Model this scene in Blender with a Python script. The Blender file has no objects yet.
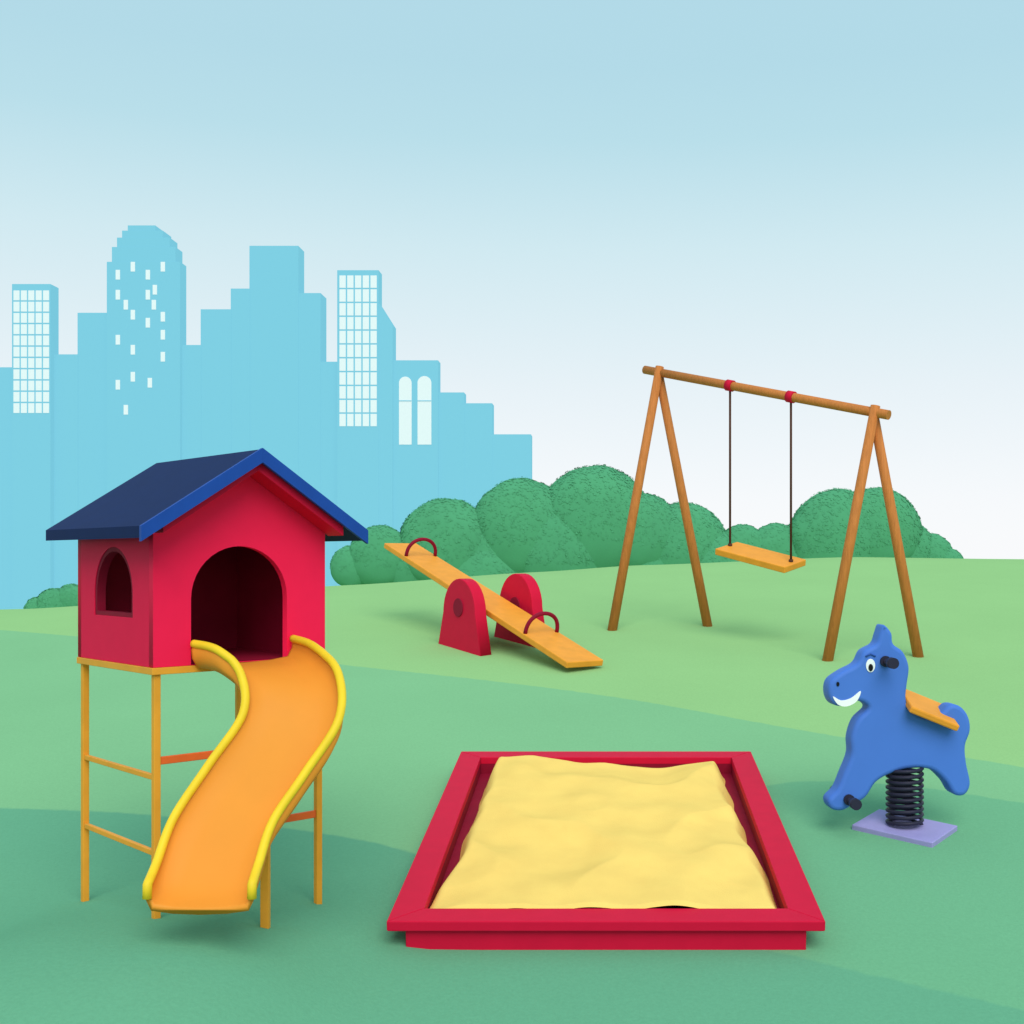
import bpy, bmesh, math, random
from mathutils import Vector, Matrix, noise
random.seed(7)
scene=bpy.context.scene
K=0.97   # global albedo gain
def lin(c):
    out=[]
    for v in c:
        v/=255.0
        out.append(v/12.92 if v<=0.04045 else ((v+0.055)/1.055)**2.4)
    return out
def col(c,k=1.0):
    return [min(0.95,v*K*k) for v in lin(c)]+[1.0]

# ------------------------------------------------------------ materials
def mat(name,rgb,rough=0.6,var=0.06,scale=8.0,bump=0.0,bscale=60.0,k=1.0,stretch=None,spec=0.15,haze_glow=0.0):
    m=bpy.data.materials.new(name); m.use_nodes=True
    nt=m.node_tree; N=nt.nodes; L=nt.links
    b=N['Principled BSDF']; b.inputs['Roughness'].default_value=rough
    b.inputs['Specular IOR Level'].default_value=spec
    tc=N.new('ShaderNodeTexCoord'); mp=N.new('ShaderNodeMapping')
    L.new(tc.outputs['Object'],mp.inputs['Vector'])
    if stretch: mp.inputs['Scale'].default_value=stretch
    nz=N.new('ShaderNodeTexNoise'); nz.inputs['Scale'].default_value=scale; nz.inputs['Detail'].default_value=6
    L.new(mp.outputs[0],nz.inputs['Vector'])
    mr=N.new('ShaderNodeMapRange'); mr.inputs['From Min'].default_value=0.3; mr.inputs['From Max'].default_value=0.7
    L.new(nz.outputs['Fac'],mr.inputs['Value'])
    mx=N.new('ShaderNodeMix'); mx.data_type='RGBA'
    c=col(rgb,k)
    mx.inputs['A'].default_value=[x*(1-var) for x in c[:3]]+[1]
    mx.inputs['B'].default_value=[min(.97,x*(1+var)) for x in c[:3]]+[1]
    L.new(mr.outputs[0],mx.inputs['Factor']); L.new(mx.outputs['Result'],b.inputs['Base Color'])
    if haze_glow>0:   # emission painted into distant walls and panes, imitating hazy air
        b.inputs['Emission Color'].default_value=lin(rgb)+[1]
        b.inputs['Emission Strength'].default_value=haze_glow
    if bump>0:
        n2=N.new('ShaderNodeTexNoise'); n2.inputs['Scale'].default_value=bscale; n2.inputs['Detail'].default_value=4
        L.new(mp.outputs[0],n2.inputs['Vector'])
        bp=N.new('ShaderNodeBump'); bp.inputs['Strength'].default_value=bump; bp.inputs['Distance'].default_value=0.01
        L.new(n2.outputs['Fac'],bp.inputs['Height']); L.new(bp.outputs[0],b.inputs['Normal'])
    return m

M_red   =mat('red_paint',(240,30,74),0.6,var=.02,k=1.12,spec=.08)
M_redShade  =mat('red_paint_shaded_side',(228,24,70),0.6,var=.02,k=1.12,spec=.08)  # front red darkened: side-wall shade painted into the base colour
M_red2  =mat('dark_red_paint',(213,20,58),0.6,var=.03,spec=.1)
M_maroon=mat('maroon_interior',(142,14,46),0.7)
M_blue  =mat('blue_roof_paint',(28,72,158),0.5)
M_blue2 =mat('dark_blue_roof',(17,42,100),0.6,k=.66,spec=.08)
M_leg   =mat('amber_paint',(240,160,52),0.5)
M_rail2 =mat('orange_red_paint',(240,106,48),0.5)
M_slide =mat('orange_slide_plastic',(240,148,50),0.5,var=0.03,scale=3)
M_yel   =mat('yellow_rail_plastic',(248,205,46),0.45)
M_sand  =mat('sand',(255,205,112),0.95,var=0.04,scale=5,bump=0.25,bscale=120,spec=0.0,k=1.04)
M_wood  =mat('swing_wood',(200,120,60),0.6,var=0.14,scale=9,bump=0.2,bscale=25,stretch=(6,6,0.6))
M_plank =mat('orange_plank',(243,156,52),0.55,var=0.07,scale=6)
M_rope  =mat('rope',(84,52,38),0.8)
M_horse =mat('blue_horse_paint',(76,120,206),0.5,var=0.03,scale=3)
M_horse2=mat('deep_blue_paint',(52,88,165),0.4)
M_dark  =mat('dark_metal',(46,44,62),0.4)
M_lilac =mat('lilac_plate',(162,152,205),0.5)
M_white =mat('white_paint',(250,250,250),0.5,var=0.01)
M_black =mat('black_paint',(20,20,24),0.4)
M_city  =mat('haze_glow_wall',(128,205,227),0.9,var=0.006,scale=0.08,spec=0.0,k=.20,haze_glow=.80)  # distance veil put in as surface glow, likewise for the panes below
M_cwin  =mat('haze_glow_window',(232,246,250),0.7,var=0.01,spec=0.0,k=.4,haze_glow=.58)

# ------------------------------------------------------------ helpers
def empty(name,loc):
    e=bpy.data.objects.new(name,None); scene.collection.objects.link(e)
    e.location=loc; e.empty_display_size=0.3; return e
def attach(o,p):
    if p is not None:
        o.parent=p; o.matrix_parent_inverse=Matrix.Translation(p.location).inverted()
def mesh_obj(name,verts,faces,m,parent=None,smooth=False):
    me=bpy.data.meshes.new(name); me.from_pydata([tuple(v) for v in verts],[],faces); me.update()
    bm=bmesh.new(); bm.from_mesh(me); bmesh.ops.recalc_face_normals(bm,faces=bm.faces); bm.to_mesh(me); bm.free()
    if smooth:
        for p in me.polygons: p.use_smooth=True
    o=bpy.data.objects.new(name,me); scene.collection.objects.link(o)
    if m: me.materials.append(m)
    attach(o,parent); return o
def bevel(o,w,seg=2):
    md=o.modifiers.new('bevel','BEVEL'); md.width=w; md.segments=seg; md.limit_method='ANGLE'; md.angle_limit=math.radians(35)
def box(name,c,size,m,parent=None,R=None,bev=0.0):
    vs=[]
    for sx in(-.5,.5):
        for sy in(-.5,.5):
            for sz in(-.5,.5):
                v=Vector((sx*size[0],sy*size[1],sz*size[2]))
                if R is not None: v=R@v
                vs.append(Vector(c)+v)
    f=[(0,1,3,2),(4,6,7,5),(0,4,5,1),(2,3,7,6),(0,2,6,4),(1,5,7,3)]
    o=mesh_obj(name,vs,f,m,parent)
    if bev>0: bevel(o,bev)
    return o
def basis(x,z=None):
    x=Vector(x).normalized(); z=Vector(z or (0,0,1)); y=z.cross(x).normalized(); z=x.cross(y)
    return Matrix((x,y,z)).transposed()
def beam(name,a,b,w,h,m,parent=None,bev=0.004):
    a=Vector(a);b=Vector(b); d=b-a
    up=(0,0,1) if abs(d.normalized().z)<0.9 else (0,1,0)
    return box(name,(a+b)/2,(d.length,w,h),m,parent,basis(d,up),bev)
def tube(name,pts,r,m,parent=None,seg=14,closed=False,rad=None):
    pts=[Vector(p) for p in pts]; n=len(pts); vs=[];fs=[]
    prev=None
    for i,p in enumerate(pts):
        t=(pts[min(i+1,n-1)]-pts[max(i-1,0)]).normalized()
        if prev is None:
            a=Vector((0,0,1)) if abs(t.z)<0.9 else Vector((0,1,0))
            u=t.cross(a).normalized()
        else:
            u=(prev-t*prev.dot(t)).normalized()
        prev=u; v=t.cross(u)
        rr=rad[i] if rad else r
        for k in range(seg):
            an=2*math.pi*k/seg; vs.append(p+(u*math.cos(an)+v*math.sin(an))*rr)
    for i in range(n-1):
        for k in range(seg):
            k2=(k+1)%seg; fs.append((i*seg+k,i*seg+k2,(i+1)*seg+k2,(i+1)*seg+k))
    fs.append(tuple(range(seg))); fs.append(tuple((n-1)*seg+k for k in range(seg)))
    o=mesh_obj(name,vs,fs,m,parent)
    for p in o.data.polygons:
        if len(p.vertices)==4: p.use_smooth=True
    return o
def catmull(pts,sub=6,closed=True):
    out=[]; n=len(pts); P=[Vector(p) for p in pts]
    rng=range(n) if closed else range(n-1)
    for i in rng:
        if closed: p0,p1,p2,p3=P[i-1],P[i],P[(i+1)%n],P[(i+2)%n]
        else: p0,p1,p2,p3=P[max(i-1,0)],P[i],P[i+1],P[min(i+2,n-1)]
        for k in range(sub):
            t=k/sub
            out.append(0.5*((2*p1)+(p2-p0)*t+(2*p0-5*p1+4*p2-p3)*t*t+(3*p1-p0-3*p2+p3)*t**3))
    if not closed: out.append(P[-1])
    return out
def shape(name,outlines,th,bev,M,m,parent=None,smooth=False):
    cu=bpy.data.curves.new(name,'CURVE'); cu.dimensions='2D'; cu.fill_mode='BOTH'
    cu.extrude=max(th/2-bev,0.0); cu.bevel_depth=bev; cu.bevel_resolution=3
    if bev>0: cu.offset=-bev
    for ol in outlines:
        s=cu.splines.new('POLY'); s.points.add(len(ol)-1); s.use_cyclic_u=True
        for i,p in enumerate(ol): s.points[i].co=(p[0],p[1],0,1)
    o=bpy.data.objects.new(name+'_c',cu); scene.collection.objects.link(o)
    dg=bpy.context.evaluated_depsgraph_get()
    me=bpy.data.meshes.new_from_object(o.evaluated_get(dg))
    bpy.data.objects.remove(o); 
    me.transform(M); me.name=name
    me.materials.clear(); me.materials.append(m)
    ob=bpy.data.objects.new(name,me); scene.collection.objects.link(ob)
    attach(ob,parent); return ob
def frame(origin,x,y):
    x=Vector(x).normalized(); y=Vector(y).normalized(); z=x.cross(y).normalized()
    M=Matrix((x,y,z)).transposed().to_4x4(); M.translation=Vector(origin); return M
def arch(x0,x1,z0,zs,seg=20):
    r=(x1-x0)/2; cx=(x0+x1)/2
    p=[(x0,z0),(x1,z0)]
    for i in range(seg+1):
        a=math.pi*i/seg; p.append((cx+r*math.cos(a),zs+r*math.sin(a)))
    return p

# ------------------------------------------------------------ terrain
S=0.1158
CR=[(-60,15.0),(-20,17.5),(-9.9,20.0),(-5,23.0),(-1.5,25.0),(0.7,26.2),(5.7,27.8),(9.2,27.4),(20,26),(60,24)]
def crest(x):
    if x<=CR[0][0]: return CR[0][1]
    for (a,b),(c,d) in zip(CR,CR[1:]):
        if x<=c:
            t=(x-a)/(c-a); t=t*t*(3-2*t)*0.4+t*0.6
            return b+(d-b)*t
    return CR[-1][1]
def _old(x,y):
    yc=crest(x); d=y-yc; w=1.6; s2=-0.085
    z=S*yc+(S+s2)/2*d-(S-s2)/2*math.sqrt(d*d+w*w)
    z+=0.16
    z+=(0.44*math.exp(-((x+2.5)/1.05)**4-((y-5.6)/1.5)**2))
    if y>yc: z=max(z,-6.0+0.15*math.sin(x*.02))
    if y<0: z=max(z,-2.0)
    return z
_zr=S*9-(lambda yc:S*yc+(S-0.085)/2*(9-yc)-(S+0.085)/2*math.sqrt((9-yc)**2+2.56)+0.16)(crest(0))
def zg(x,y): return _old(x,y)+_zr
def axis(a,b,step,far):
    v=[]; x=a
    while x<b-1e-6: v.append(x); x+=step
    v.append(b)
    s=step; x=b; r=[]
    while x<far: s*=1.25; x+=s; r.append(x)
    s=step; x=a; l=[]
    while x>-far: s*=1.25; x-=s; l.append(x)
    return l[::-1]+v+r
xs=axis(-16,16,0.25,3500); ys=[y for y in axis(-2,34,0.25,3500) if y>-400]
V=[(x,y,zg(x,y)) for y in ys for x in xs]
nx=len(xs)
F=[(j*nx+i,j*nx+i+1,(j+1)*nx+i+1,(j+1)*nx+i) for j in range(len(ys)-1) for i in range(nx-1)]

def ground_mat():
    m=bpy.data.materials.new('grass_lawn'); m.use_nodes=True
    nt=m.node_tree;N=nt.nodes;L=nt.links;b=N['Principled BSDF']
    b.inputs['Roughness'].default_value=0.95; b.inputs['Specular IOR Level'].default_value=0.0
    geo=N.new('ShaderNodeNewGeometry'); sep=N.new('ShaderNodeSeparateXYZ'); L.new(geo.outputs['Position'],sep.inputs[0])
    xn=N.new('ShaderNodeMapRange'); xn.inputs['From Min'].default_value=-15; xn.inputs['From Max'].default_value=15
    L.new(sep.outputs['X'],xn.inputs['Value'])
    nz=N.new('ShaderNodeTexNoise'); nz.inputs['Scale'].default_value=9; nz.inputs['Detail'].default_value=5
    L.new(geo.outputs['Position'],nz.inputs['Vector'])
    def zone(pts):
        fc=N.new('ShaderNodeFloatCurve'); cv=fc.mapping.curves[0]
        P=[((x+15)/30,y/25) for x,y in pts]
        cv.points[0].location=P[0]; cv.points[1].location=P[-1]
        for p in P[1:-1]: cv.points.new(*p)
        fc.mapping.update()
        L.new(xn.outputs[0],fc.inputs['Value'])
        mu=N.new('ShaderNodeMath'); mu.operation='MULTIPLY'; mu.inputs[1].default_value=25; L.new(fc.outputs[0],mu.inputs[0])
        su=N.new('ShaderNodeMath'); su.operation='SUBTRACT'; L.new(mu.outputs[0],su.inputs[0]); L.new(sep.outputs['Y'],su.inputs[1])
        ad=N.new('ShaderNodeMath'); ad.operation='MULTIPLY_ADD'; L.new(nz.outputs['Fac'],ad.inputs[0]); ad.inputs[1].default_value=0.06; L.new(su.outputs[0],ad.inputs[2])
        mr=N.new('ShaderNodeMapRange'); mr.inputs['From Min'].default_value=0.0; mr.inputs['From Max'].default_value=0.04
        L.new(ad.outputs[0],mr.inputs['Value']); return mr.outputs[0]
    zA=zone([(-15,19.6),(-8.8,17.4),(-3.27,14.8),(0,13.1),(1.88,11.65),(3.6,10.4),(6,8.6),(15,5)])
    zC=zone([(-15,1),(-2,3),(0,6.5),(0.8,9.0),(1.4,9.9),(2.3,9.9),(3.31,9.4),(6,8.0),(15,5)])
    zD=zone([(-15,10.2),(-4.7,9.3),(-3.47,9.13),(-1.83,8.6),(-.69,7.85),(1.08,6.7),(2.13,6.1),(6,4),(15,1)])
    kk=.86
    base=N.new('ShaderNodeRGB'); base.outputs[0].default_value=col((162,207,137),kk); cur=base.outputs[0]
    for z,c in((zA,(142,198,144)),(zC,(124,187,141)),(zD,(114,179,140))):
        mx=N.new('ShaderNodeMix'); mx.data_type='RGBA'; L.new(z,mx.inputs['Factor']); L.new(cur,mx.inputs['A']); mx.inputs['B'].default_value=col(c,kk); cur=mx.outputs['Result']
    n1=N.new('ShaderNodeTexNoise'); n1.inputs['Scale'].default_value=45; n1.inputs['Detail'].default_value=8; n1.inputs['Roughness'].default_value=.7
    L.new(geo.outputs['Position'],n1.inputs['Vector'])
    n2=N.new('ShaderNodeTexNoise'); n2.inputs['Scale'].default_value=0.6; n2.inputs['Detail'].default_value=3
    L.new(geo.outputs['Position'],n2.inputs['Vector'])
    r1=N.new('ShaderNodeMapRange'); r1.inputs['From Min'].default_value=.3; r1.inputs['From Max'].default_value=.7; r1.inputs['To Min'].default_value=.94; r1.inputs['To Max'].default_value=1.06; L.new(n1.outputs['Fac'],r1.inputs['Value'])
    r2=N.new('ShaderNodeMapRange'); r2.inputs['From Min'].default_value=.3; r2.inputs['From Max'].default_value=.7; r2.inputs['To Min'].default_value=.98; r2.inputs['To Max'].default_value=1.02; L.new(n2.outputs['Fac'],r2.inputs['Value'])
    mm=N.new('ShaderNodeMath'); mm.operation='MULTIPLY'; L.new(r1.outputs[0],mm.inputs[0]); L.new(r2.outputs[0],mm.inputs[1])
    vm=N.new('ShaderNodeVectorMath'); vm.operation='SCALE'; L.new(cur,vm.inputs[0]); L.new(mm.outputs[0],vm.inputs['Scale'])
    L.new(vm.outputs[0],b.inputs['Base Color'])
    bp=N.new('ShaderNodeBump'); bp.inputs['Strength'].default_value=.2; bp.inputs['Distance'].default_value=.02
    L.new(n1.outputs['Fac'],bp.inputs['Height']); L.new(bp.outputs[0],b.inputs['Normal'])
    return m
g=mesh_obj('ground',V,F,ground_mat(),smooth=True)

# ------------------------------------------------------------ city
def building(name,blocks,y):
    cx=(blocks[0][0]+blocks[-1][1])/2
    e=empty(name,(cx,y,-6))
    for i,bk in enumerate(blocks):
        x0,x1,z=bk[:3]; zr=bk[3] if len(bk)>3 else z
        yy=y+0.12*i; d=3.0+0.3*i
        vs=[(x0,yy,-6),(x1,yy,-6),(x1,yy+d,-6),(x0,yy+d,-6),(x0,yy,z),(x1,yy,zr),(x1,yy+d,zr),(x0,yy+d,z)]
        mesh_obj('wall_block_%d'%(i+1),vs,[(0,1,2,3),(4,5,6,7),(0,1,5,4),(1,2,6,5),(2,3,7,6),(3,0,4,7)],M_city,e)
    return e
def panes(name,rects,y,e):
    vs=[];fs=[]
    for x0,x1,z0,z1 in rects:
        n=len(vs)
        for yy in(y-.12,y+.05):
            vs+=[(x0,yy,z0),(x1,yy,z0),(x1,yy,z1),(x0,yy,z1)]
        fs+=[(n,n+1,n+2,n+3),(n,n+1,n+5,n+4),(n+1,n+2,n+6,n+5),(n+2,n+3,n+7,n+6),(n+3,n,n+4,n+7)]
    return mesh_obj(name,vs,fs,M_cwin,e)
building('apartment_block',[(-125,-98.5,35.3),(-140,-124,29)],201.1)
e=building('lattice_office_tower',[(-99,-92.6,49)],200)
def gridr(x0,x1,z0,z1,nc,nr,gx,gz):
    w=(x1-x0-gx*(nc-1))/nc; h=(z1-z0-gz*(nr-1))/nr
    return [(x0+i*(w+gx),x0+i*(w+gx)+w,z0+j*(h+gz),z0+j*(h+gz)+h) for i in range(nc) for j in range(nr)]
panes('windows',gridr(-98.7,-92.8,27.5,47.9,5,11,.26,.26),200,e)
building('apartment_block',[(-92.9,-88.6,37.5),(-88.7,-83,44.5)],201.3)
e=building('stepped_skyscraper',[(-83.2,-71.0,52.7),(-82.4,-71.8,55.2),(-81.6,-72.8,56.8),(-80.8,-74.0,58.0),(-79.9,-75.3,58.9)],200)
R=[]
for (px,pr) in [(118,270),(133,262),(148,270),(163,262),(118,290),(148,290),(155,285),(133,310),(163,312),(148,318),(118,335),(133,345),(163,330),(133,372),(163,352),(118,380),(150,378),(126,405),(154,300),(126,300)]:
    x=(px-606)/6; z=3+(560-pr)/6
    R.append((x-.35,x+.35,z-1.6,z))
panes('windows',R,200,e)
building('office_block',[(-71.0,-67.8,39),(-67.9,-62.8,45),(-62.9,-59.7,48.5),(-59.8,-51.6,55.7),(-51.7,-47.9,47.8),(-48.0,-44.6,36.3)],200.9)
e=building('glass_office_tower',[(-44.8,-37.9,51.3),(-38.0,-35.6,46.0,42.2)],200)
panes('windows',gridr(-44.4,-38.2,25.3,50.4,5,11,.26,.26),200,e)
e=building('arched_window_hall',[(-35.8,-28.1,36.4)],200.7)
for i,(a,b) in enumerate([(-34.6,-32.5),(-31.5,-29.2)]):
    p=arch(a,b,22.3,32.6)
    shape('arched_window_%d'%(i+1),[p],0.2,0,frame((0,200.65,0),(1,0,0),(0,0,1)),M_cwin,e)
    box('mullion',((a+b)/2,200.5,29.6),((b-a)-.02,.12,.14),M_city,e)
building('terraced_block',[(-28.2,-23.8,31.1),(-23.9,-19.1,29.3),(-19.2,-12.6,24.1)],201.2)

# ------------------------------------------------------------ bushes
M_leaf=mat('bush_leaves',(88,164,120),0.85,var=0.05,scale=1.1,spec=0.0,k=.9)
def bush(name,lobes,nleaf):
    me_v=[];me_f=[]
    tot=sum(r*r for *_,r in lobes)
    fl=.45
    for (x,y,z,r) in lobes:
        bm=bmesh.new(); bmesh.ops.create_icosphere(bm,subdivisions=4,radius=1)
        off=len(me_v); sd=random.random()*50
        def disp(d):
            return 1+0.04*noise.noise(d*2.3+Vector((sd,0,0)))+0.02*noise.noise(d*8+Vector((0,sd,0)))
        for v in bm.verts:
            d=v.co.normalized(); me_v.append(Vector((x,y,z))+Vector((d.x,d.y*fl,d.z))*r*disp(d)*.99)
        for f in bm.faces: me_f.append(tuple(off+v.index for v in f.verts))
        bm.free()
        for _ in range(int(nleaf*r*r/tot)):
            d=Vector((random.gauss(0,1),random.gauss(0,1),random.gauss(0,1))).normalized()
            if d.z<-0.3: continue
            c=Vector((x,y,z))+Vector((d.x,d.y*fl,d.z))*r*disp(d)*random.uniform(.99,1.008)
            nd=Vector((d.x,d.y/fl,d.z)).normalized()
            nrm=(nd+Vector((random.gauss(0,.10),random.gauss(0,.10),random.gauss(0,.10)))).normalized()
            u=nrm.cross(Vector((random.random(),random.random(),random.random()))).normalized(); w=nrm.cross(u)
            s=random.uniform(.025,.048); n=len(me_v)
            me_v+= [c-u*s,c+w*s*.6,c+u*s,c-w*s*.6]; me_f.append((n,n+1,n+2,n+3))
    me=bpy.data.meshes.new(name); me.from_pydata([tuple(v) for v in me_v],[],me_f); me.materials.append(M_leaf)
    for p in me.polygons: p.use_smooth=len(p.vertices)==3
    o=bpy.data.objects.new(name,me); scene.collection.objects.link(o); return o
lob=[]
for px,top,r in [(352,545,22),(380,525,32),(412,530,34),(446,498,48),(480,515,45),(522,478,52),(560,500,50),(595,465,58),(640,492,42),(684,502,44),(715,530,36),(742,524,26),(776,523,28),(805,520,34),(838,489,50),(876,487,46),(905,520,30),(930,533,24),(948,548,17),(560,520,45),(650,520,45),(480,535,45),(850,525,50)]:
    y=30.5+random.uniform(-.1,.1); k=1200/y
    lob.append(((px-606)/k,y,3+(560-top-r)/k,r/k))
bush('bush_row',lob,45000)
lob=[]
for px,top,r in [(38,597,14),(55,588,20),(72,584,18),(92,586,18),(110,592,14)]:
    y=22.5; k=1200/y
    lob.append(((px-606)/k,y,3+(560-top-r)/k,r/k))
bush('bush_row',lob,5000)

# ------------------------------------------------------------ playhouse
CN=Vector((-2.438,6.459,0)); u=Vector((.712,.702,0)).normalized(); v=Vector((-.702,.712,0)).normalized()
W=1.056; D=1.04; ZF=2.42
def H(a,b,z): 
    p=CN+u*a+v*b; return Vector((p.x,p.y,z))
house=empty('playhouse_with_slide',H(W/2,D/2,1.0))
RZ=3.555; pitch=(RZ-3.115)/(W/2+.15)
def roofz(a): return RZ-pitch*abs(a-W/2)
zt=roofz(0)-0.02
front=[(0,ZF),(W,ZF),(W,zt),(W/2,roofz(W/2)-.02),(0,zt)]
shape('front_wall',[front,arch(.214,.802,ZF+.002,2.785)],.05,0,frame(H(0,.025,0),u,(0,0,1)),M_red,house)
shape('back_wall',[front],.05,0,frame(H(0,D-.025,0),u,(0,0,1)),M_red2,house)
shape('side_wall',[[(.05,ZF),(D-.05,ZF),(D-.05,zt),(.05,zt)],arch(.26,.79,2.68,2.81)],.05,0,frame(H(.025,0,0),v,(0,0,1)),M_redShade,house)
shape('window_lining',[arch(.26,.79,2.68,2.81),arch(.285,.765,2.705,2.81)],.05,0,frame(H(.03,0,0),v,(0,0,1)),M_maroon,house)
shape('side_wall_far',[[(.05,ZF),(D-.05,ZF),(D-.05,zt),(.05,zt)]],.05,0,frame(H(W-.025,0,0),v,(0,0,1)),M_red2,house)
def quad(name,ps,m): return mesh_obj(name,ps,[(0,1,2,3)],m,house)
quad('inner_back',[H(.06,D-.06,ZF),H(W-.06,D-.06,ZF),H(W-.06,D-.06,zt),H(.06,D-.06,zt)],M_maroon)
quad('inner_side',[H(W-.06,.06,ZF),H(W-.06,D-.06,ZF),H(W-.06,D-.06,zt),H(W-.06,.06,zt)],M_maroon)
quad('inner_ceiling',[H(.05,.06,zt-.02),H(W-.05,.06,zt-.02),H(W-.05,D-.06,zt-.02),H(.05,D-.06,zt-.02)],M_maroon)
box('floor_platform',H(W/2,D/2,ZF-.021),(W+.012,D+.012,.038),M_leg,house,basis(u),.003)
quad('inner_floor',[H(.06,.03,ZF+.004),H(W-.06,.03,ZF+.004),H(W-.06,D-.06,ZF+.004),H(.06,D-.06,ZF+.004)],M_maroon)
th=.05; ov=.15; b0=-.20; b1=D+.10
def slab(name,a0,a1,m):
    vs=[]
    for b in(b0,b1):
        vs+=[H(a0,b,roofz(a0)),H(a1,b,roofz(a1)),H(a1,b,roofz(a1)+th*1.25),H(a0,b,roofz(a0)+th*1.25)]
    return mesh_obj(name,vs,[(0,1,2,3),(4,5,6,7),(0,1,5,4),(1,2,6,5),(2,3,7,6),(3,0,4,7)],m,house)
slab('roof_left',-ov,W/2,M_blue2); slab('roof_right',W/2+.0005,W+ov,M_blue2)
for nm,a0,a1 in(('fascia_left',-ov-.01,W/2),('fascia_right',W/2+.0005,W+ov+.01)):
    vs=[]
    for b in(b0-.02,b0+.004):
        vs+=[H(a0,b,roofz(a0)-.012),H(a1,b,roofz(a1)-.012),H(a1,b,roofz(a1)+th*1.25+.006),H(a0,b,roofz(a0)+th*1.25+.006)]
    mesh_obj(nm,vs,[(0,1,2,3),(4,5,6,7),(0,1,5,4),(1,2,6,5),(2,3,7,6),(3,0,4,7)],M_blue,house)
for nm,a0,a1 in(('rafter_left',-.02,W/2),('rafter_right',W/2+.0005,W+.02)):
    vs=[]
    for b in(b0+.03,-.002):
        vs+=[H(a0,b,roofz(a0)-.055),H(a1,b,roofz(a1)-.055),H(a1,b,roofz(a1)-.003),H(a0,b,roofz(a0)-.003)]
    mesh_obj(nm,vs,[(0,1,2,3),(4,5,6,7),(0,1,5,4),(1,2,6,5),(2,3,7,6),(3,0,4,7)],M_red2,house)
for i,(a,b) in enumerate([(.03,.03),(.03,D-.03),(W-.03,.03),(W-.03,D-.03)]):
    p=H(a,b,0); z0=zg(p.x,p.y)-.05
    box('leg_%d'%(i+1),(p.x,p.y,(z0+ZF-.041)/2),(.038,.038,ZF-.041-z0),M_leg,house,basis(u),.004)
for z in(1.82,1.41): beam('side_rail',H(.03,.05,z),H(.03,D-.05,z),.025,.03,M_leg,house)
for z in(1.91,1.48): beam('front_rail',H(.05,.03,z),H(W-.05,.03,z),.025,.042,M_rail2,house)

# slide
path=catmull([(-2.05,6.81,2.44),(-1.88,6.66,2.41),(-1.72,6.52,2.29),(-1.675,6.38,2.07),(-1.82,6.25,1.81),(-1.95,6.12,1.58),(-1.985,5.98,1.39),(-1.98,5.85,1.32)],8,False)
cross=catmull([(.712,.702,0),(.80,.60,0),(.97,.25,0),(.98,.0,-.06),(.97,-.05,-.08),(.99,-.02,-.03),(1,0,0),(1,0,0)],8,False)
vs=[];fs=[]; prof=[(-1.0,.10),(-.99,.05),(-.9,.0),(-.5,-.015),(0,-.02),(.5,-.015),(.9,.0),(.99,.05),(1.0,.10)]
railL=[];railR=[]
for i,(p,c) in enumerate(zip(path,cross)):
    c=c.normalized(); hw=.25+.05*max(0,1-i/12)
    for s,h in prof: vs.append(p+c*hw*s+Vector((0,0,h)))
    for s,h in reversed(prof): vs.append(p+c*(hw*s*1.06)+Vector((0,0,h-.03)))
    railL.append(p-c*hw*1.02+Vector((0,0,.10))); railR.append(p+c*hw*1.02+Vector((0,0,.10)))
ring=2*len(prof)
for i in range(len(path)-1):
    for k in range(ring):
        k2=(k+1)%ring; fs.append((i*ring+k,i*ring+k2,(i+1)*ring+k2,(i+1)*ring+k))
fs.append(tuple(range(ring))); fs.append(tuple((len(path)-1)*ring+k for k in range(ring)))
mesh_obj('slide_chute',vs,fs,M_slide,house,smooth=True)
for nm,rl in(('slide_rail_1',railL),('slide_rail_2',railR)):
    tube(nm,rl+[rl[-1]+Vector((0,-.005,-.07))],.023,M_yel,house)
x,y=-1.845,6.50; z0=zg(x,y)-.04
box('slide_support',(x,y,(z0+2.22)/2),(.045,.045,2.22-z0),M_leg,house,None,.004)

# ------------------------------------------------------------ sandbox
sand=empty('sandbox',(0,8.5,S*8.5))
ang=math.atan(S); RX=Matrix.Rotation(ang,4,'X')
def SB(x,d,h):
    base=Vector((0,6.77,S*6.77)); return base+RX.to_3x3()@Vector((x,d,h))
Wd=2.47; Dp=3.50; rw=.185; hr=.185
def sbox(name,x0,x1,d0,d1,h0,h1,m,bev=0.006):
    vs=[SB(x,d,h) for x in(x0,x1) for d in(d0,d1) for h in(h0,h1)]
    o=mesh_obj(name,vs,[(0,1,3,2),(4,6,7,5),(0,4,5,1),(2,3,7,6),(0,2,6,4),(1,5,7,3)],m,sand)
    if bev: bevel(o,bev)
    return o
hh=Wd/2; rh=.06
def prism(name,pts,h0,h1,m,bev=.006):
    n=len(pts); vs=[SB(x,d,h0) for x,d in pts]+[SB(x,d,h1) for x,d in pts]
    fs=[tuple(range(n)),tuple(range(n,2*n))]+[(i,(i+1)%n,n+(i+1)%n,n+i) for i in range(n)]
    o=mesh_obj(name,vs,fs,m,sand); 
    if bev: bevel(o,bev)
    return o
g1=.001
prism('rim_front',[(-hh,0),(hh,0),(hh-rw-g1,rw),(-hh+rw+g1,rw)],hr-rh,hr,M_red2)
prism('rim_back',[(-hh,Dp),(hh,Dp),(hh-rw-g1,Dp-rw),(-hh+rw+g1,Dp-rw)],hr-rh,hr,M_red2)
prism('rim_left',[(-hh,g1),(-hh,Dp-g1),(-hh+rw,Dp-rw-g1),(-hh+rw,rw+g1)],hr-rh,hr,M_red2)
prism('rim_right',[(hh,g1),(hh,Dp-g1),(hh-rw,Dp-rw-g1),(hh-rw,rw+g1)],hr-rh,hr,M_red2)
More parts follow.
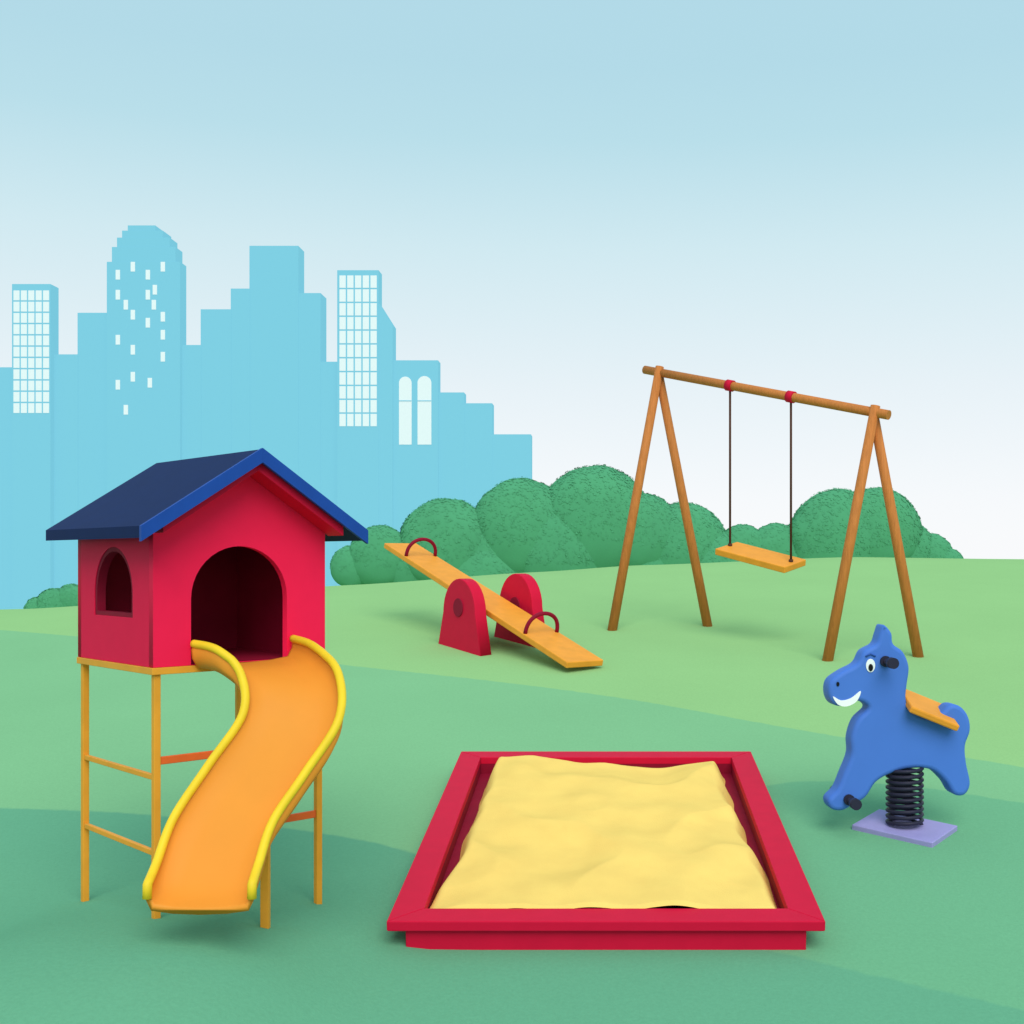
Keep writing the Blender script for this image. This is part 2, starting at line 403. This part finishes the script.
i1=.10; f1=.035
sbox('board_front',-hh+i1,hh-i1,f1,f1+.05,-.10,hr-rh-.001,M_red2)
sbox('board_back',-hh+i1,hh-i1,Dp-i1-.05,Dp-i1,-.08,hr-rh-.001,M_red2)
sbox('board_left',-hh+i1,-hh+i1+.05,f1+.052,Dp-i1-.052,-.08,hr-rh-.001,M_red2)
sbox('board_right',hh-i1-.05,hh-i1,f1+.052,Dp-i1-.052,-.08,hr-rh-.001,M_red2)
t=.02; q=rw-.001
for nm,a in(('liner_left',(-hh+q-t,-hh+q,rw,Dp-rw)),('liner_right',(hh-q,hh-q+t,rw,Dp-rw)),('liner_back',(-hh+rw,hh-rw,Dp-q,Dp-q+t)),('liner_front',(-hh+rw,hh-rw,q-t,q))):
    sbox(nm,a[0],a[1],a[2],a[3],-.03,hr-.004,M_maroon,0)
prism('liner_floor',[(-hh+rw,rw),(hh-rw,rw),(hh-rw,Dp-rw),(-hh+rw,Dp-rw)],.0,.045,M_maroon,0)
nxs,nys=130,180; vs=[];fs=[]
x0,x1,d0,d1=-hh+rw+.002,hh-rw-.002,rw+.002,Dp-rw-.002
def sst(t): t=max(0,min(1,t)); return t*t*(3-2*t)
for j in range(nys+1):
    for i in range(nxs+1):
        x=x0+(x1-x0)*i/nxs; d=d0+(d1-d0)*j/nys
        n=noise.noise(Vector((x*1.5,d*1.2,3.1)))
        n2=noise.noise(Vector((x*3.6,d*2.6,9.1)))
        n3=noise.noise(Vector((x*2.2+5,1.7,4.4)))
        ed=min(x-x0,x1-x); ef=d-d0; eb=d1-d
        mg=(-.05+.13*sst(d/1.8))+.05*n+.06*n2
        s=sst((ed-max(mg,-.10)*.8+.03)/.15)*sst((eb-.04-.10*n3)/.24)*sst((ef+.08)/.10)
        ridge=(1-abs(n)*2.2)
        h=.02+s*(.155+.03*n+.03*n2+.045*ridge*sst(d/1.0)+.035*sst(d/2.5)+.02*sst(ed/.5))
        vs.append(SB(x,d,h))
fs=[(j*(nxs+1)+i,j*(nxs+1)+i+1,(j+1)*(nxs+1)+i+1,(j+1)*(nxs+1)+i) for j in range(nys) for i in range(nxs)]
mesh_obj('sand',vs,fs,M_sand,sand,smooth=True)

# ------------------------------------------------------------ swing set
sw=empty('swing_set',(2.1,16.3,S*16.3))
Lp=Vector((.77,17.52,5.74)); Rp=Vector((3.39,15.19,4.87))
bd=(Rp-Lp)
def B(t): return Lp+bd*t
tube('top_beam',[B(-.075),B(1.06)],.062,M_wood,sw)
feet=[((.08,17.25),(1.50,17.60),Lp),((2.77,15.05),(3.99,15.30),Rp)]
k=1
for fa,fb,top in feet:
    for f in(fa,fb):
        z=zg(*f)-.05; F0=Vector((f[0],f[1],z))
        tp=top+(top-F0).normalized()*.08+Vector((0,-.03 if f is fa else .03,0))
        tube('leg_%d'%k,[F0,F0.lerp(tp,.5),tp],.07,M_wood,sw,rad=[.070,.066,.062]); k+=1
bn=bd.normalized()
seat=[]
for tt,rowz in((.364,3.17),(.648,2.95)):
    p=B(tt)
    tube('clamp',[p-bn*.05,p+bn*.05],.08,M_red2,sw)
    tube('rope',[p+Vector((0,0,-.05)),Vector((p.x,p.y,rowz))],.016,M_rope,sw,seg=8)
    seat.append(Vector((p.x,p.y,rowz)))
sd=(seat[1]-seat[0]); 
c=(seat[0]+seat[1])/2
Rs=basis(sd)@Matrix.Rotation(math.radians(12),3,'X')
box('seat_board',c+Vector((0,0,-.02)),(sd.length*1.14,.50,.09),M_plank,sw,Rs,.012)
for s in seat: tube('rope_knot',[s+Vector((0,0,.06)),s+Vector((0,0,.0))],.03,M_rope,sw,seg=10)

# ------------------------------------------------------------ seesaw
ss=empty('seesaw',(-1.47,16.0,zg(-1.47,16.0)))
A=Vector((-3.13,18.24,3.22)); Bp=Vector((-.25,14.4,1.75)); d=(Bp-A); dn=d.normalized()
hd=Vector((d.x,d.y,0)).normalized(); pd=Vector((.798,.603,0)).normalized()
box('plank',(A+Bp)/2,(d.length,.54,.08),M_plank,ss,basis(d),.012)
up=dn.cross(pd); up=up if up.z>0 else -up
for t in(.135,.80):
    c=A+d*t+up*.037
    pts=[c+pd*(.24*math.cos(a))+up*(.26*math.sin(a)**.8 if math.sin(a)>0 else 0) for a in [math.pi*i/20 for i in range(21)]]
    tube('handle',pts,.026,M_maroon,ss,seg=10)
sc=A+d*.56
for nm,o in(('support_plate_1',-.44),('support_plate_2',.44)):
    base=Vector((sc.x,sc.y,0))+pd*o
    hwid=.56
    e0=base-hd*hwid; e1=base+hd*hwid
    z0=zg(e0.x,e0.y)-.02; z1=zg(e1.x,e1.y)-.02
    ol=[(-hwid,z0),(hwid,z1)]
    ztop=zg(base.x,base.y)+.93
    zs=zg(base.x,base.y)+.48
    for i in range(17):
        a=math.pi*i/16; ol.append((.42*math.cos(a),zs+(ztop-zs)*math.sin(a)))
    shape(nm,[ol],.17,.012,frame(base,hd,(0,0,1)),M_red2,ss)
    pc=Vector((base.x,base.y,sc.z-.02))
    tube('pivot_boss',[pc-pd*.10,pc+pd*.10],.12,M_maroon,ss,seg=20)
tube('axle',[Vector((sc.x,sc.y,sc.z-.07))-pd*.4,Vector((sc.x,sc.y,sc.z-.07))+pd*.4],.03,M_dark,ss)

# ------------------------------------------------------------ spring horse
hx,hy=2.19,8.8; hz=zg(hx,hy)
ho=empty('spring_rider_horse',(hx,hy,hz))
def hp(px,row): return ((px-905)/136.4,(830-row)/136.4)
outl=[(880,624),(888,632),(890,643),(900,651),(906,666),(904,684),(903,698),(908,708),(925,716),(938,712),(948,704),(959,706),(967,716),(969,730),(964,745),(965,762),(969,783),(963,794),(952,793),(943,780),(928,768),(905,767),(886,772),(872,780),(862,794),(850,801),(838,807),(827,805),(824,796),(833,786),(840,770),(847,752),(847,735),(853,718),(864,707),(860,701),(850,699),(840,704),(829,702),(824,692),(826,679),(838,670),(853,662),(860,650),(872,643),(876,633)]
hM=frame((hx,hy,hz),(math.cos(.10),math.sin(.10),0),(0,0,1))
pl=[(p.x,p.y) for p in catmull([Vector((*hp(*q),0)) for q in outl],5)]
o=shape('horse_body',[pl],.17,.03,hM,M_horse,ho)
def HP(px,row,off):
    a=hp(px,row); return hM@Vector((a[0],a[1],off))
def disc(name,px,row,rx,ry,off,m,rot=0):
    pts=[]
    for i in range(24):
        an=2*math.pi*i/24; x=rx*math.cos(an);y=ry*math.sin(an)
        pts.append((px+x*math.cos(rot)-y*math.sin(rot),row+x*math.sin(rot)+y*math.cos(rot)))
    M2=hM@Matrix.Translation((0,0,off))
    return shape(name,[[hp(*p) for p in pts]],.006,0,M2,m,ho)
disc('eye_white',866,664,4.6,6.6,.088,M_white); disc('pupil',866,666,2.3,3.6,.093,M_black)
sm=[(828,694),(836,698),(846,696),(856,689),(852,699),(842,704),(833,702)]
shape('smile',[[(p.x,p.y) for p in catmull([Vector((*hp(*q),0)) for q in sm],4)]],.006,0,hM@Matrix.Translation((0,0,.088)),M_white,ho)
disc('nostril',833,682,1.5,2.2,.088,M_black)
tube('eyebrow',[HP(861,655,.09),HP(866,652.5,.09),HP(871,655,.09)],.006,M_horse2,ho,seg=8)
def peg(name,px,row,r1):
    tube(name,[HP(px,row,-.26),HP(px,row,.26)],.022,M_dark,ho,seg=12)
    tube(name+'_knob',[HP(px,row,.21),HP(px,row,.27)],r1,M_dark,ho,seg=16)
    tube(name+'_knob',[HP(px,row,-.27),HP(px,row,-.21)],r1,M_dark,ho,seg=16)
    tube(name+'_collar',[HP(px,row,.086),HP(px,row,.11)],r1,M_dark,ho,seg=16)
peg('hand_grip',881,660,.040); peg('foot_rest',844,796,.040)
a=HP(904,702,0); b=HP(953,722,0)
sdv=(b-a); Rsd=basis(sdv)@Matrix.Rotation(math.radians(16),3,'X')
box('saddle',(a+b)/2+Vector((0,0,.025)),(sdv.length,.42,.05),M_plank,ho,Rsd,.012)
sp=[]; turns=10
for i in range(turns*20+1):
    t=i/(turns*20); an=2*math.pi*turns*t
    sp.append((hx+.125*math.cos(an),hy+.125*math.sin(an),hz+.04+.42*t))
tube('coil_spring',sp,.014,M_dark,ho,seg=8)
Rz=Matrix.Rotation(math.radians(-38),3,'Z'); 
box('base_plate',(hx,hy,hz+.015),(.62,.46,.045),M_lilac,ho,RX.to_3x3()@Rz,.006)

# ------------------------------------------------------------ camera
cam=bpy.data.cameras.new('camera'); co=bpy.data.objects.new('camera',cam); scene.collection.objects.link(co)
co.location=(0,0,3.0); co.rotation_euler=(math.radians(90),0,0)
cam.sensor_width=36; cam.lens=36*1200/1024; cam.shift_x=-94/1024; cam.shift_y=48/1024
cam.clip_start=.1; cam.clip_end=9000
scene.camera=co

# ------------------------------------------------------------ light
elev=math.radians(45); azi=math.radians(12)
sdir=Vector((math.sin(azi)*math.cos(elev),-math.cos(azi)*math.cos(elev),math.sin(elev)))
sl=bpy.data.lights.new('sun','SUN'); sl.energy=2.3; sl.angle=math.radians(45); sl.color=(1,.97,.92)
so=bpy.data.objects.new('sun',sl); scene.collection.objects.link(so)
so.rotation_euler=sdir.to_track_quat('Z','Y').to_euler(); so.location=(5,-5,20)
w=bpy.data.worlds.new('World'); scene.world=w; w.use_nodes=True
nt=w.node_tree;N=nt.nodes;L=nt.links
for n in list(N): N.remove(n)
out=N.new('ShaderNodeOutputWorld'); mixs=N.new('ShaderNodeMixShader')
b1=N.new('ShaderNodeBackground'); b2=N.new('ShaderNodeBackground')
sky=N.new('ShaderNodeTexSky'); sky.sky_type='NISHITA'; sky.sun_disc=False; sky.sun_elevation=elev; sky.sun_rotation=math.pi-azi
L.new(sky.outputs[0],b1.inputs['Color']); b1.inputs['Strength'].default_value=.10
tc=N.new('ShaderNodeTexCoord'); sx=N.new('ShaderNodeSeparateXYZ'); L.new(tc.outputs['Generated'],sx.inputs[0])
rp=N.new('ShaderNodeValToRGB'); cr=rp.color_ramp
L.new(sx.outputs['Z'],rp.inputs[0]); L.new(rp.outputs[0],b2.inputs['Color']); b2.inputs['Strength'].default_value=1.0
stops=[(0.0,(252,253,255)),(0.05,(248,251,254)),(0.14,(234,244,249)),(.25,(211,236,243)),(.33,(187,225,236)),(.38,(181,221,234)),(1.0,(172,215,234))]
cr.elements[0].position=0; cr.elements[0].color=lin(stops[0][1])+[1]
cr.elements[1].position=1; cr.elements[1].color=lin(stops[-1][1])+[1]
for p,c in stops[1:-1]:
    e=cr.elements.new(p); e.color=lin(c)+[1]
mixs.inputs[0].default_value=.96
L.new(b1.outputs[0],mixs.inputs[1]); L.new(b2.outputs[0],mixs.inputs[2]); L.new(mixs.outputs[0],out.inputs[0])
scene.view_settings.view_transform='Standard'; scene.view_settings.look='None'; scene.view_settings.exposure=0
